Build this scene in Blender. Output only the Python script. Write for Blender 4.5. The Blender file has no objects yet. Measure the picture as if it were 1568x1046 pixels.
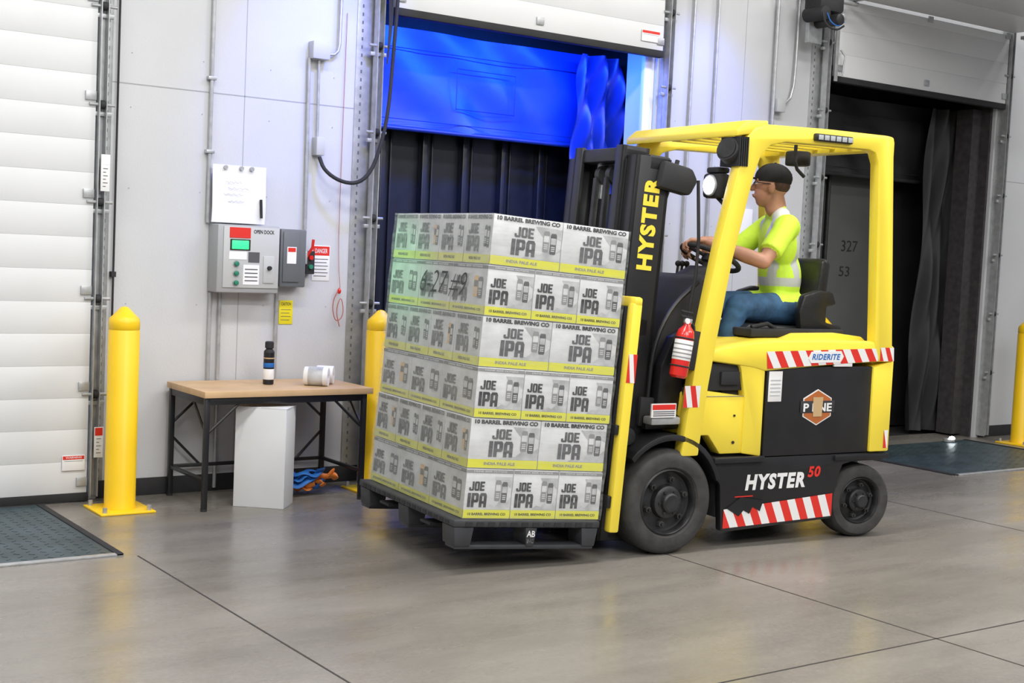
import bpy, bmesh, math, random
from mathutils import Vector, Matrix, Euler
random.seed(4)
SC=bpy.context.scene
COL=SC.collection
try: SC.view_settings.view_transform='Standard'
except Exception: pass

# ------------------------------------------------------------ materials
def mat(name,col,rough=0.5,metal=0.0,noise=0.0,nscale=8.0,coat=0.0,emit=None,estr=0.0,bump=0.0,bscale=60.0,rvar=0.0):
    m=bpy.data.materials.new(name); m.use_nodes=True
    nt=m.node_tree; b=nt.nodes['Principled BSDF']
    b.inputs['Base Color'].default_value=(*col,1)
    b.inputs['Roughness'].default_value=rough
    b.inputs['Metallic'].default_value=metal
    b.inputs['Coat Weight'].default_value=coat
    b.inputs['Coat Roughness'].default_value=0.15
    if emit:
        b.inputs['Emission Color'].default_value=(*emit,1); b.inputs['Emission Strength'].default_value=estr
    tc=None
    if noise or bump or rvar:
        tc=nt.nodes.new('ShaderNodeTexCoord')
    if noise:
        n=nt.nodes.new('ShaderNodeTexNoise'); n.inputs['Scale'].default_value=nscale; n.inputs['Detail'].default_value=5
        nt.links.new(tc.outputs['Object'],n.inputs['Vector'])
        r=nt.nodes.new('ShaderNodeValToRGB')
        r.color_ramp.elements[0].position=0.3; r.color_ramp.elements[1].position=0.7
        r.color_ramp.elements[0].color=(*[c*(1-noise) for c in col],1)
        r.color_ramp.elements[1].color=(*[min(1,c*(1+noise)) for c in col],1)
        nt.links.new(n.outputs['Fac'],r.inputs['Fac']); nt.links.new(r.outputs['Color'],b.inputs['Base Color'])
    if bump:
        n=nt.nodes.new('ShaderNodeTexNoise'); n.inputs['Scale'].default_value=bscale
        nt.links.new(tc.outputs['Object'],n.inputs['Vector'])
        bp=nt.nodes.new('ShaderNodeBump'); bp.inputs['Strength'].default_value=bump; bp.inputs['Distance'].default_value=0.01
        nt.links.new(n.outputs['Fac'],bp.inputs['Height']); nt.links.new(bp.outputs['Normal'],b.inputs['Normal'])
    return m
M={}
M['wall']=mat('wall_panel_paint',(0.56,0.57,0.59),0.55,noise=0.03,nscale=2,bump=0.08,bscale=90)
M['groove']=mat('panel_groove',(0.36,0.37,0.39),0.7)
M['door']=mat('door_panel_white',(0.70,0.71,0.72),0.45,noise=0.02,nscale=3)
M['ceil']=mat('ceiling_deck',(0.5,0.5,0.5),0.8,noise=0.05)
M['black']=mat('black_paint',(0.012,0.012,0.014),0.4,noise=0.3,nscale=5)
M['blackm']=mat('black_matte',(0.02,0.02,0.022),0.75,noise=0.2)
M['rubber']=mat('tyre_rubber',(0.04,0.039,0.038),0.75,noise=0.35,nscale=12,bump=0.2,bscale=40)
M['rim']=mat('wheel_rim_dark',(0.03,0.03,0.032),0.45,metal=0.3,noise=0.4,nscale=15)
M['yellow']=mat('forklift_yellow',(0.92,0.72,0.06),0.38,noise=0.03,nscale=4,coat=0.25)
M['byellow']=mat('bollard_yellow',(0.95,0.60,0.01),0.4,noise=0.04,nscale=4)
M['steel']=mat('galvanised_steel',(0.46,0.47,0.48),0.4,metal=0.45,noise=0.15,nscale=20)
M['white']=mat('white_paint',(0.80,0.80,0.80),0.5)
M['paper']=mat('white_paper',(0.83,0.83,0.83),0.7)
M['boxw']=mat('white_carton_board',(0.70,0.71,0.72),0.6,noise=0.04,nscale=4)
M['red']=mat('red_vinyl',(0.70,0.03,0.02),0.4)
M['redp']=mat('extinguisher_red',(0.65,0.02,0.015),0.25,coat=0.5)
M['dred']=mat('faded_red_wire',(0.40,0.10,0.08),0.6)
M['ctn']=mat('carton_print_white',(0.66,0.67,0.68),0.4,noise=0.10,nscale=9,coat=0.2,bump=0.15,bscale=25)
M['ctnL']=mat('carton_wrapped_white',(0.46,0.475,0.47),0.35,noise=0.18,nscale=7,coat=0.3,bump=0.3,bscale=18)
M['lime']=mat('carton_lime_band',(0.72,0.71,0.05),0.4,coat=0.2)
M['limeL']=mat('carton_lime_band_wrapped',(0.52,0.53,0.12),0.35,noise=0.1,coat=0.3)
M['ink']=mat('carton_ink',(0.03,0.03,0.035),0.5)
M['ink2']=mat('carton_ink_grey',(0.09,0.09,0.10),0.5)
M['ink3']=mat('carton_ink_light',(0.26,0.26,0.27),0.5)
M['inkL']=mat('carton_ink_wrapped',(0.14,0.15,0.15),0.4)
M['marb']=mat('carton_marble_grey',(0.48,0.49,0.50),0.4,noise=0.3,nscale=14)
M['tan']=mat('tape_tan',(0.55,0.38,0.20),0.4)
M['wood']=mat('table_maple',(0.60,0.40,0.22),0.4,noise=0.12,nscale=5)
M['ctrl']=mat('enclosure_grey',(0.36,0.37,0.38),0.45)
M['ctrl2']=mat('enclosure_face',(0.50,0.51,0.51),0.5)
M['dgrey']=mat('switch_dark_grey',(0.13,0.14,0.15),0.45)
M['green']=mat('green_indicator',(0.0,0.3,0.1),0.4,emit=(0.06,1,0.28),estr=1.3)
M['lampw']=mat('led_lamp',(1,1,1),0.3,emit=(0.9,0.97,1),estr=25)
M['fillb']=mat('added_strip_blue',(0.1,0.2,1),0.3,emit=(0.05,0.2,1),estr=4)  # blue glow of the strip added above the curtain
M['ledoff']=mat('led_unlit',(0.45,0.48,0.5),0.15)
M['btn']=mat('button_green',(0.02,0.2,0.12),0.4)
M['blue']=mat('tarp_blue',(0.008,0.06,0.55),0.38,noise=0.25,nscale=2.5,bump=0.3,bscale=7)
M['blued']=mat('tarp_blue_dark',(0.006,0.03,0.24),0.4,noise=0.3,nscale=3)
M['navy']=mat('dock_panel_navy',(0.010,0.012,0.020),0.35,noise=0.2)
M['cur']=mat('curtain_charcoal',(0.022,0.022,0.024),0.6,noise=0.3,nscale=3,bump=0.4,bscale=6)
M['trl']=mat('trailer_panel_grey',(0.09,0.092,0.09),0.5,noise=0.15,nscale=2)
M['block']=mat('painted_block',(0.040,0.036,0.038),0.8,noise=0.3,nscale=20)
M['plate']=mat('leveler_plate',(0.055,0.085,0.10),0.45,metal=0.4,noise=0.3,nscale=6)
M['skin']=mat('skin',(0.50,0.25,0.16),0.5,noise=0.08,nscale=20)
M['shirt']=mat('hivis_lime_shirt',(0.66,0.98,0.06),0.65,noise=0.08,nscale=14,bump=0.6,bscale=12)
M['refl']=mat('reflective_silver',(0.60,0.63,0.60),0.35)
M['jeans']=mat('blue_denim',(0.035,0.10,0.20),0.8,noise=0.35,nscale=16,bump=0.6,bscale=14)
M['cap']=mat('cap_black',(0.010,0.010,0.011),0.85)
M['hair']=mat('hair_brown',(0.07,0.035,0.02),0.7,noise=0.3,nscale=60)
M['eye']=mat('eye_white',(0.8,0.8,0.78),0.3)
M['lip']=mat('lips',(0.35,0.11,0.09),0.5)
M['shoe']=mat('work_boot',(0.06,0.035,0.02),0.6)
M['seat']=mat('seat_vinyl',(0.015,0.015,0.016),0.35,bump=0.2,bscale=30)
M['strapb']=mat('strap_blue',(0.01,0.13,0.45),0.6)
M['strapo']=mat('strap_orange',(0.75,0.22,0.03),0.6)
M['sticker']=mat('sticker_yellow',(0.85,0.72,0.02),0.5)
M['orange']=mat('decal_orange',(0.45,0.13,0.03),0.5)
M['pallet']=mat('pallet_plastic',(0.035,0.037,0.042),0.5,noise=0.2)
def film_mat():
    m=bpy.data.materials.new('stretch_film'); m.use_nodes=True; nt=m.node_tree; nt.nodes.clear()
    o=nt.nodes.new('ShaderNodeOutputMaterial'); t=nt.nodes.new('ShaderNodeBsdfTransparent'); g=nt.nodes.new('ShaderNodeBsdfGlossy'); d=nt.nodes.new('ShaderNodeBsdfDiffuse')
    g.inputs['Roughness'].default_value=.22; d.inputs['Color'].default_value=(.75,.78,.76,1)
    tc=nt.nodes.new('ShaderNodeTexCoord'); mp=nt.nodes.new('ShaderNodeMapping'); mp.inputs['Scale'].default_value=(3,3,26); mp.inputs['Rotation'].default_value=(.12,.1,0)
    n=nt.nodes.new('ShaderNodeTexNoise'); n.inputs['Scale'].default_value=2; n.inputs['Detail'].default_value=6
    nt.links.new(tc.outputs['Object'],mp.inputs['Vector']); nt.links.new(mp.outputs['Vector'],n.inputs['Vector'])
    b=nt.nodes.new('ShaderNodeBump'); b.inputs['Strength'].default_value=.6; b.inputs['Distance'].default_value=.01
    nt.links.new(n.outputs['Fac'],b.inputs['Height']); nt.links.new(b.outputs['Normal'],g.inputs['Normal'])
    m1=nt.nodes.new('ShaderNodeMixShader'); m2=nt.nodes.new('ShaderNodeMixShader'); m1.inputs[0].default_value=.55
    nt.links.new(d.outputs[0],m1.inputs[1]); nt.links.new(g.outputs[0],m1.inputs[2])
    mr=nt.nodes.new('ShaderNodeMapRange'); mr.inputs['From Min'].default_value=.35; mr.inputs['From Max'].default_value=.75; mr.inputs['To Min'].default_value=.05; mr.inputs['To Max'].default_value=.24
    nt.links.new(n.outputs['Fac'],mr.inputs['Value']); nt.links.new(mr.outputs['Result'],m2.inputs[0])
    nt.links.new(t.outputs[0],m2.inputs[1]); nt.links.new(m1.outputs[0],m2.inputs[2]); nt.links.new(m2.outputs[0],o.inputs[0])
    return m
M['film']=film_mat()

# ------------------------------------------------------------ mesh builder
class Part:
    def __init__(s): s.bm=bmesh.new(); s.m=[]
    def mi(s,m):
        if isinstance(m,str): m=M[m]
        if m not in s.m: s.m.append(m)
        return s.m.index(m)
    def add(s,tb,mt,X=None):
        i=s.mi(mt)
        for f in tb.faces: f.material_index=i
        if X is not None: tb.transform(X)
        me=bpy.data.meshes.new('t'); tb.to_mesh(me); tb.free(); s.bm.from_mesh(me); bpy.data.meshes.remove(me)
    def bev(s,tb,b,seg=2):
        if b>0: bmesh.ops.bevel(tb,geom=list(tb.edges),offset=b,segments=seg,affect='EDGES',profile=0.5,clamp_overlap=True)
    def box(s,lo,hi,mt,b=0.0,X=None):
        tb=bmesh.new(); bmesh.ops.create_cube(tb,size=1)
        lo=Vector(lo);hi=Vector(hi);c=(lo+hi)/2;d=hi-lo
        for v in tb.verts: v.co=Vector((v.co.x*d.x+c.x,v.co.y*d.y+c.y,v.co.z*d.z+c.z))
        s.bev(tb,b); s.add(tb,mt,X)
    def prism(s,poly,a0,a1,axis,mt,b=0.0,X=None):
        tb=bmesh.new()
        def P(p,a):
            if axis=='y': return (p[0],a,p[1])
            if axis=='x': return (a,p[0],p[1])
            return (p[0],p[1],a)
        A=[tb.verts.new(P(p,a0)) for p in poly]; B=[tb.verts.new(P(p,a1)) for p in poly]
        tb.faces.new(A); tb.faces.new(B[::-1]); n=len(poly)
        for i in range(n):
            j=(i+1)%n; tb.faces.new((A[j],A[i],B[i],B[j]))
        bmesh.ops.recalc_face_normals(tb,faces=tb.faces)
        s.bev(tb,b)
        s.add(tb,mt,X)
    def cyl(s,p0,p1,r,mt,r2=None,seg=24,b=0.0,X=None):
        p0=Vector(p0);p1=Vector(p1);d=p1-p0
        tb=bmesh.new(); bmesh.ops.create_cone(tb,cap_ends=True,segments=seg,radius1=r,radius2=r if r2 is None else r2,depth=d.length)
        if b>0:
            es=[e for e in tb.edges if any(len(f.verts)>4 for f in e.link_faces)]
            bmesh.ops.bevel(tb,geom=es,offset=b,segments=2,affect='EDGES',profile=0.5)
        q=d.to_track_quat('Z','Y').to_matrix().to_4x4()
        tb.transform(Matrix.Translation((p0+p1)/2)@q); s.add(tb,mt,X)
    def sph(s,c,r,mt,rot=None,u=24,v=16,X=None):
        tb=bmesh.new(); bmesh.ops.create_uvsphere(tb,u_segments=u,v_segments=v,radius=1)
        if not hasattr(r,'__len__'): r=(r,r,r)
        Mx=Matrix.Translation(c)@(rot.to_4x4() if rot is not None else Matrix.Identity(4))@Matrix.Diagonal((*r,1))
        tb.transform(Mx); s.add(tb,mt,X)
    def caps(s,p0,r0,p1,r1,mt,seg=20):
        s.cyl(p0,p1,r0,mt,r2=r1,seg=seg); s.sph(p0,r0,mt,u=seg,v=12); s.sph(p1,r1,mt,u=seg,v=12)
    def tube(s,pts,r,mt,seg=10,smooth=0,X=None,flat=1.0):
        pts=[Vector(p) for p in pts]
        for k in range(smooth):
            q=[pts[0]]
            for a,b_ in zip(pts[:-1],pts[1:]): q+= [a*0.75+b_*0.25,a*0.25+b_*0.75]
            q.append(pts[-1]); pts=q
        tb=bmesh.new(); rings=[]; prev=None
        for i,p in enumerate(pts):
            t=(pts[min(i+1,len(pts)-1)]-pts[max(i-1,0)]).normalized()
            if prev is None:
                prev=t.orthogonal().normalized()
            prev=(prev-t*prev.dot(t)).normalized(); w=t.cross(prev)
            rr=r[i] if hasattr(r,'__len__') else r
            rings.append([tb.verts.new(p+(prev*math.cos(2*math.pi*k/seg)*flat+w*math.sin(2*math.pi*k/seg))*rr) for k in range(seg)])
        for a,b_ in zip(rings[:-1],rings[1:]):
            for k in range(seg): tb.faces.new((a[k],a[(k+1)%seg],b_[(k+1)%seg],b_[k]))
        tb.faces.new(rings[0][::-1]); tb.faces.new(rings[-1]); s.add(tb,mt,X)
    def torus(s,c,n,R,r,mt,seg=48,ms=10):
        n=Vector(n).normalized();u=n.orthogonal().normalized();w=n.cross(u);c=Vector(c)
        tb=bmesh.new(); rg=[]
        for i in range(seg):
            a=2*math.pi*i/seg;d=u*math.cos(a)+w*math.sin(a)
            rg.append([tb.verts.new(c+d*(R+r*math.cos(2*math.pi*k/ms))+n*r*math.sin(2*math.pi*k/ms)) for k in range(ms)])
        for i in range(seg):
            a=rg[i];b_=rg[(i+1)%seg]
            for k in range(ms): tb.faces.new((a[k],b_[k],b_[(k+1)%ms],a[(k+1)%ms]))
        s.add(tb,mt)
    def lathe(s,prof,c,ax,mt,seg=48,X=None):
        ax=Vector(ax).normalized();u=ax.orthogonal().normalized();w=ax.cross(u);c=Vector(c)
        tb=bmesh.new(); rg=[]
        for r,h in prof:
            if r<1e-5: rg.append([tb.verts.new(c+ax*h)])
            else: rg.append([tb.verts.new(c+ax*h+(u*math.cos(2*math.pi*k/seg)+w*math.sin(2*math.pi*k/seg))*r) for k in range(seg)])
        for a,b_ in zip(rg[:-1],rg[1:]):
            for k in range(seg):
                k2=(k+1)%seg
                if len(a)==1 and len(b_)==1: continue
                if len(a)==1: tb.faces.new((a[0],b_[k2],b_[k]))
                elif len(b_)==1: tb.faces.new((a[k],a[k2],b_[0]))
                else: tb.faces.new((a[k],a[k2],b_[k2],b_[k]))
        bmesh.ops.recalc_face_normals(tb,faces=tb.faces)
        s.add(tb,mt,X)
    def poly(s,pts,mt,X=None):
        tb=bmesh.new(); tb.faces.new([tb.verts.new(p) for p in pts]); s.add(tb,mt,X)
    def text(s,txt,X,w,h,mt,off=0.0,shear=0.0,sp=1.0):
        me=text_mesh(txt,off,shear,sp)
        tb=bmesh.new(); tb.from_mesh(me)
        xs=[v.co.x for v in tb.verts]; ys=[v.co.y for v in tb.verts]
        cx=(min(xs)+max(xs))/2; cy=(min(ys)+max(ys))/2; sx=w/(max(xs)-min(xs)); sy=h/(max(ys)-min(ys))
        tb.transform(Matrix.Diagonal((sx,sy,1,1))@Matrix.Translation((-cx,-cy,0))); s.add(tb,mt,X)
    def block(s,txt,X,w,h,mt,t=0.26,gap=0.10):
        G={'J':[[(.62,1),(1,1),(1,.12),(.86,0),(.14,0),(0,.12),(0,.36),(.36,.36),(.36,.18),(.62,.18)]],
           'O':[[(.0,.12),(.14,0),(.86,0),(1,.12),(1,.88),(.86,1),(.5,1),(.5,.80),(.62,.80),(.62,.20),(.38,.20),(.38,.80),(.5,.80),(.5,1),(.14,1),(0,.88)]],
           'E':[[(0,0),(.95,0),(.95,.20),(.38,.20),(.38,.40),(.86,.40),(.86,.60),(.38,.60),(.38,.80),(.95,.80),(.95,1),(0,1)]],
           'I':[[(.3,0),(.7,0),(.7,1),(.3,1)]],
           'P':[[(0,0),(.38,0),(.38,.34),(.5,.34),(.5,.52),(.38,.52),(.38,.82),(.62,.82),(.62,.52),(.5,.52),(.5,.34),(.86,.34),(1,.46),(1,.88),(.86,1),(0,1)]],
           'A':[[(0,0),(.38,0),(.38,.26),(.62,.26),(.62,0),(1,0),(1,.84),(.84,1),(.5,1),(.5,.80),(.62,.80),(.62,.44),(.38,.44),(.38,.80),(.5,.80),(.5,1),(.16,1),(0,.84)]]}
        wd={'I':.42}
        tot=sum(wd.get(c,1) for c in txt)+gap*(len(txt)-1); x=-w/2
        for c in txt:
            lw=wd.get(c,1)*w/tot
            for pl in G[c]:
                if c=='I': pl=[(0,0),(1,0),(1,1),(0,1)]
                s.poly([(x+a*lw,(b-.5)*h,0) for a,b in pl],mt,X)
            x+=lw+gap*w/tot
    def make(s,name,parent=None,loc=None,rot=None,sharp=35):
        me=bpy.data.meshes.new(name); s.bm.to_mesh(me); s.bm.free()
        for m in s.m: me.materials.append(m)
        for p in me.polygons: p.use_smooth=True
        me.set_sharp_from_angle(angle=math.radians(sharp))
        o=bpy.data.objects.new(name,me); COL.objects.link(o)
        if parent: o.parent=parent
        if loc is not None: o.location=loc
        if rot is not None: o.rotation_euler=rot
        return o
_tm={}
def text_mesh(txt,off=0.0,shear=0.0,sp=1.0):
    k=(txt,off,shear,sp)
    if k in _tm: return _tm[k]
    cu=bpy.data.curves.new('txt','FONT'); cu.body=txt; cu.size=1; cu.resolution_u=3; cu.offset=off; cu.shear=shear; cu.space_character=sp
    o=bpy.data.objects.new('txt',cu); COL.objects.link(o)
    bpy.context.view_layer.update()
    me=bpy.data.meshes.new_from_object(o.evaluated_get(bpy.context.evaluated_depsgraph_get()))
    bpy.data.objects.remove(o); bpy.data.curves.remove(cu)
    _tm[k]=me; return me
def empty(name,parent=None,loc=(0,0,0),rot=(0,0,0)):
    o=bpy.data.objects.new(name,None); COL.objects.link(o); o.empty_display_size=0.2
    o.parent=parent; o.location=loc; o.rotation_euler=rot; return o
def FY(x,y,z):  # faces -y, reads along +x
    return Matrix(((1,0,0,x),(0,0,-1,y),(0,1,0,z),(0,0,0,1)))
def FX(x,y,z):  # faces -x, reads along -y
    return Matrix(((0,0,-1,x),(-1,0,0,y),(0,1,0,z),(0,0,0,1)))
def FYup(x,y,z): # faces -y, reads upward
    return Matrix(((0,-1,0,x),(0,0,-1,y),(1,0,0,z),(0,0,0,1)))

W=7.44
# ------------------------------------------------------------ floor
def floor_mat():
    m=bpy.data.materials.new('polished_concrete'); m.use_nodes=True; nt=m.node_tree; b=nt.nodes['Principled BSDF']
    tc=nt.nodes.new('ShaderNodeTexCoord')
    n1=nt.nodes.new('ShaderNodeTexNoise'); n1.inputs['Scale'].default_value=0.9; n1.inputs['Detail'].default_value=8; n1.inputs['Roughness'].default_value=0.65
    mp=nt.nodes.new('ShaderNodeMapping'); mp.inputs['Scale'].default_value=(0.6,1.6,1)
    nt.links.new(tc.outputs['Object'],mp.inputs['Vector']); nt.links.new(mp.outputs['Vector'],n1.inputs['Vector'])
    r=nt.nodes.new('ShaderNodeValToRGB'); e=r.color_ramp.elements
    e[0].position=0.3; e[0].color=(0.150,0.137,0.120,1); e[1].position=0.72; e[1].color=(0.265,0.245,0.218,1)
    nt.links.new(n1.outputs['Fac'],r.inputs['Fac'])
    n2=nt.nodes.new('ShaderNodeTexNoise'); n2.inputs['Scale'].default_value=60; n2.inputs['Detail'].default_value=4
    nt.links.new(tc.outputs['Object'],n2.inputs['Vector'])
    mx=nt.nodes.new('ShaderNodeMix'); mx.data_type='RGBA'; mx.blend_type='OVERLAY'; mx.inputs['Factor'].default_value=0.25
    hs=nt.nodes.new('ShaderNodeRGBToBW'); nt.links.new(n2.outputs['Color'],hs.inputs[0])
    mxa=[s for s in mx.inputs if s.type=='RGBA']; mxo=[s for s in mx.outputs if s.type=='RGBA']
    nt.links.new(r.outputs['Color'],mxa[0]); nt.links.new(hs.outputs[0],mxa[1])
    nt.links.new(mxo[0],b.inputs['Base Color'])
    n3=nt.nodes.new('ShaderNodeTexNoise'); n3.inputs['Scale'].default_value=1.6; n3.inputs['Detail'].default_value=7
    mp3=nt.nodes.new('ShaderNodeMapping'); mp3.inputs['Scale'].default_value=(0.5,2.5,1)
    nt.links.new(tc.outputs['Object'],mp3.inputs['Vector']); nt.links.new(mp3.outputs['Vector'],n3.inputs['Vector'])
    mr=nt.nodes.new('ShaderNodeMapRange'); mr.inputs['From Min'].default_value=0.3; mr.inputs['From Max'].default_value=0.7; mr.inputs['To Min'].default_value=0.18; mr.inputs['To Max'].default_value=0.38
    nt.links.new(n3.outputs['Fac'],mr.inputs['Value']); nt.links.new(mr.outputs['Result'],b.inputs['Roughness'])
    b.inputs['Specular IOR Level'].default_value=.7
    return m
M['floor']=floor_mat()
M['joint']=mat('saw_joint',(0.035,0.03,0.027),0.8)
p=Part()
p.box((-6,-4,-0.2),(17,W+0.32,0),'floor')
for x in (2.21,4.59,7.0,9.4,11.8): p.box((x-.004,-4,-.001),(x+.004,6.02,0.0012),'joint')
for y in (3.36,0.3,): p.box((-6,y-.004,-.001),(17,y+.004,0.0012),'joint')
p.make('floor')
def leveler(x0,x1):
    p=Part()
    p.box((x0,6.08,0.0),(x1,W-.11,0.006),'plate')
    for x in (x0-.035,x1): p.box((x,6.05,0.0),(x+.035,W-.11,0.012),'blackm',.003)
    p.box((x0-.035,6.05,0.0),(x1+.035,6.085,0.010),'steel',.002)
    nx=int((x1-x0)/.06); ny=20
    for i in range(nx):
        for j in range(ny):
            x=x0+.04+i*.06; y=6.12+j*.06+(.03 if i%2 else 0)
            if y<W-.14:
                p.box((-.014,-.003,0),(.014,.003,.002),'plate',0,Matrix.Translation((x,y,.0055))@Matrix.Rotation(math.radians(45 if (i+j)%2 else -45),4,'Z'))
    return p.make('dock_leveler')
leveler(0.0,2.12); leveler(4.35,6.3); leveler(8.4,10.2)

# ------------------------------------------------------------ back wall with openings
H=5.6
ops=[(-0.2,2.42,3.1),(4.2,6.48,3.1),(8.22,10.5,3.1)]
p=Part()
xs=-6
for a,b,h in ops:
    p.box((xs,W,0),(a,W+.3,H),'wall'); p.box((a,W,h),(b,W+.3,H),'wall'); xs=b
p.box((xs,W,0),(17,W+.3,H),'wall')
segs=[(2.42,4.2),(6.48,8.22),(10.5,17)]
for a,b in segs:
    for z in (2.33,4.4): p.box((a+.02,W-.0015,z-.003),(b-.02,W,z+.003),'groove')
for x in (3.30,7.35,11.6,12.7): p.box((x-.002,W-.0015,.1),(x+.002,W,H),'groove')
for a,b in segs[:2]:
    x=a+.2
    while x<b-.1:
        for z in (0.5,1.1,1.75,2.2,2.5): p.cyl((x,W,z),(x,W-.002,z),.004,'groove',seg=6)
        x+=.42
p.make('wall_back')
p=Part()
for a,b in segs: p.box((a+.06,W-.012,0),(b-.06,W,0.10),'blackm',.002)
p.make('baseboard_back')
p=Part(); p.box((-6,-4,H),(17,W+.3,H+.1),'ceil'); 
for x in range(-5,17,2): p.box((x,-4,H-.25),(x+.12,W,H),'ceil')
p.make('ceiling')

# ------------------------------------------------------------ sectional doors
def door(name,x0,x1,zb,zt,horiz=False):
    e=empty(name)
    p=Part(); y0=W-.075;y1=W-.025; z=zb; i=0
    while z<zt-.01:
        z2=min(z+.53,zt)
        k=z
        while k<z2-.01:
            k2=min(k+.178,z2)
            p.box((x0,y0,k),(x1,y1,k2-.0004),'door',.0016); k=k2
        p.box((x0+.003,y0+.002,z2-.004),(x1-.003,y1,z2+.002),'groove')
        z=z2
    if horiz:
        zc=zt+.02
        yy=y0-.03
        while yy>y0-2.6:
            p.box((x0,yy-.52,zc),(x1,yy,zc+.05),'door',.004)
            yy-=.53
        for x in (x0-.04,x1+.04): p.box((x-.03,y0-2.7,zc-.06),(x+.03,y0-.1,zc-.03),'steel',.004)
    p.make('sections',e)
    p=Part(); p.box((x0-.01,y0-.004,zb-.045),(x1+.01,y1+.004,zb+.004),'blackm',.006)
    p.make('bottom_seal',e)
    p=Part()
    for xx in (x0+.03,(x0+x1)/2,x1-.03):
        for z in [zb+.06+.53*k for k in range(7) if zb+.06+.53*k<zt]:
            p.box((xx-.03,y0-.012,z-.02),(xx+.03,y0,z+.03),'steel',.003)
    p.make('hinges',e)
    return e
door('door_1',-0.15,2.40,0.05,3.5)
door('door_2',4.26,6.46,2.97,4.4)
door('door_3',8.30,10.52,3.0,3.6,True)

def track(name,x,zt,side,curve=False,pw=.10):
    e=empty(name)
    p=Part()
    p.box((x-pw/2,W-.007,0.02),(x+pw/2,W-.002,zt),'steel',.001)
    p.box((x+side*(pw/2-.004)-.002,W-.09,0.02),(x+side*(pw/2-.004)+.002,W-.004,zt),'steel')
    xc=x+side*pw*.28
    p.box((xc-.022,W-.105,.03),(xc-.017,W-.05,zt),'steel'); p.box((xc+.017,W-.105,.03),(xc+.022,W-.05,zt),'steel'); p.box((xc-.022,W-.052,.03),(xc+.022,W-.047,zt),'steel')
    z=.1
    while z<zt-.05:
        p.box((x-side*pw*.25-.005,W-.0085,z),(x-side*pw*.25+.005,W-.0065,z+.020),'dgrey'); z+=.05
    z=.55
    while z<zt-.1:
        p.box((xc-.05,W-.07,z-.012),(xc+.06,W-.045,z+.012),'steel',.003)
        p.cyl((xc-.07,W-.08,z+.05),(xc+.07,W-.08,z+.05),.009,'steel',seg=10)
        p.cyl((xc-.012,W-.08,z+.05),(xc+.012,W-.08,z+.05),.024,'blackm',seg=16)
        z+=.53
    p.make('track_steel',e)
    return e
track('door_track',2.46,5.2,-1)
track('door_track',4.10,5.2,1,pw=.15)
track('door_track',6.55,5.2,-1)
track('door_track',8.14,5.2,1,pw=.13)
track('door_track',10.58,5.2,-1)
p=Part()
p.tube([(2.535,W-.03,.9),(2.535,W-.03,5.2)],.006,'blackm'); p.box((2.522,W-.04,1.25),(2.548,W-.002,1.28),'blackm')
p.make('lift_cable')

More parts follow.
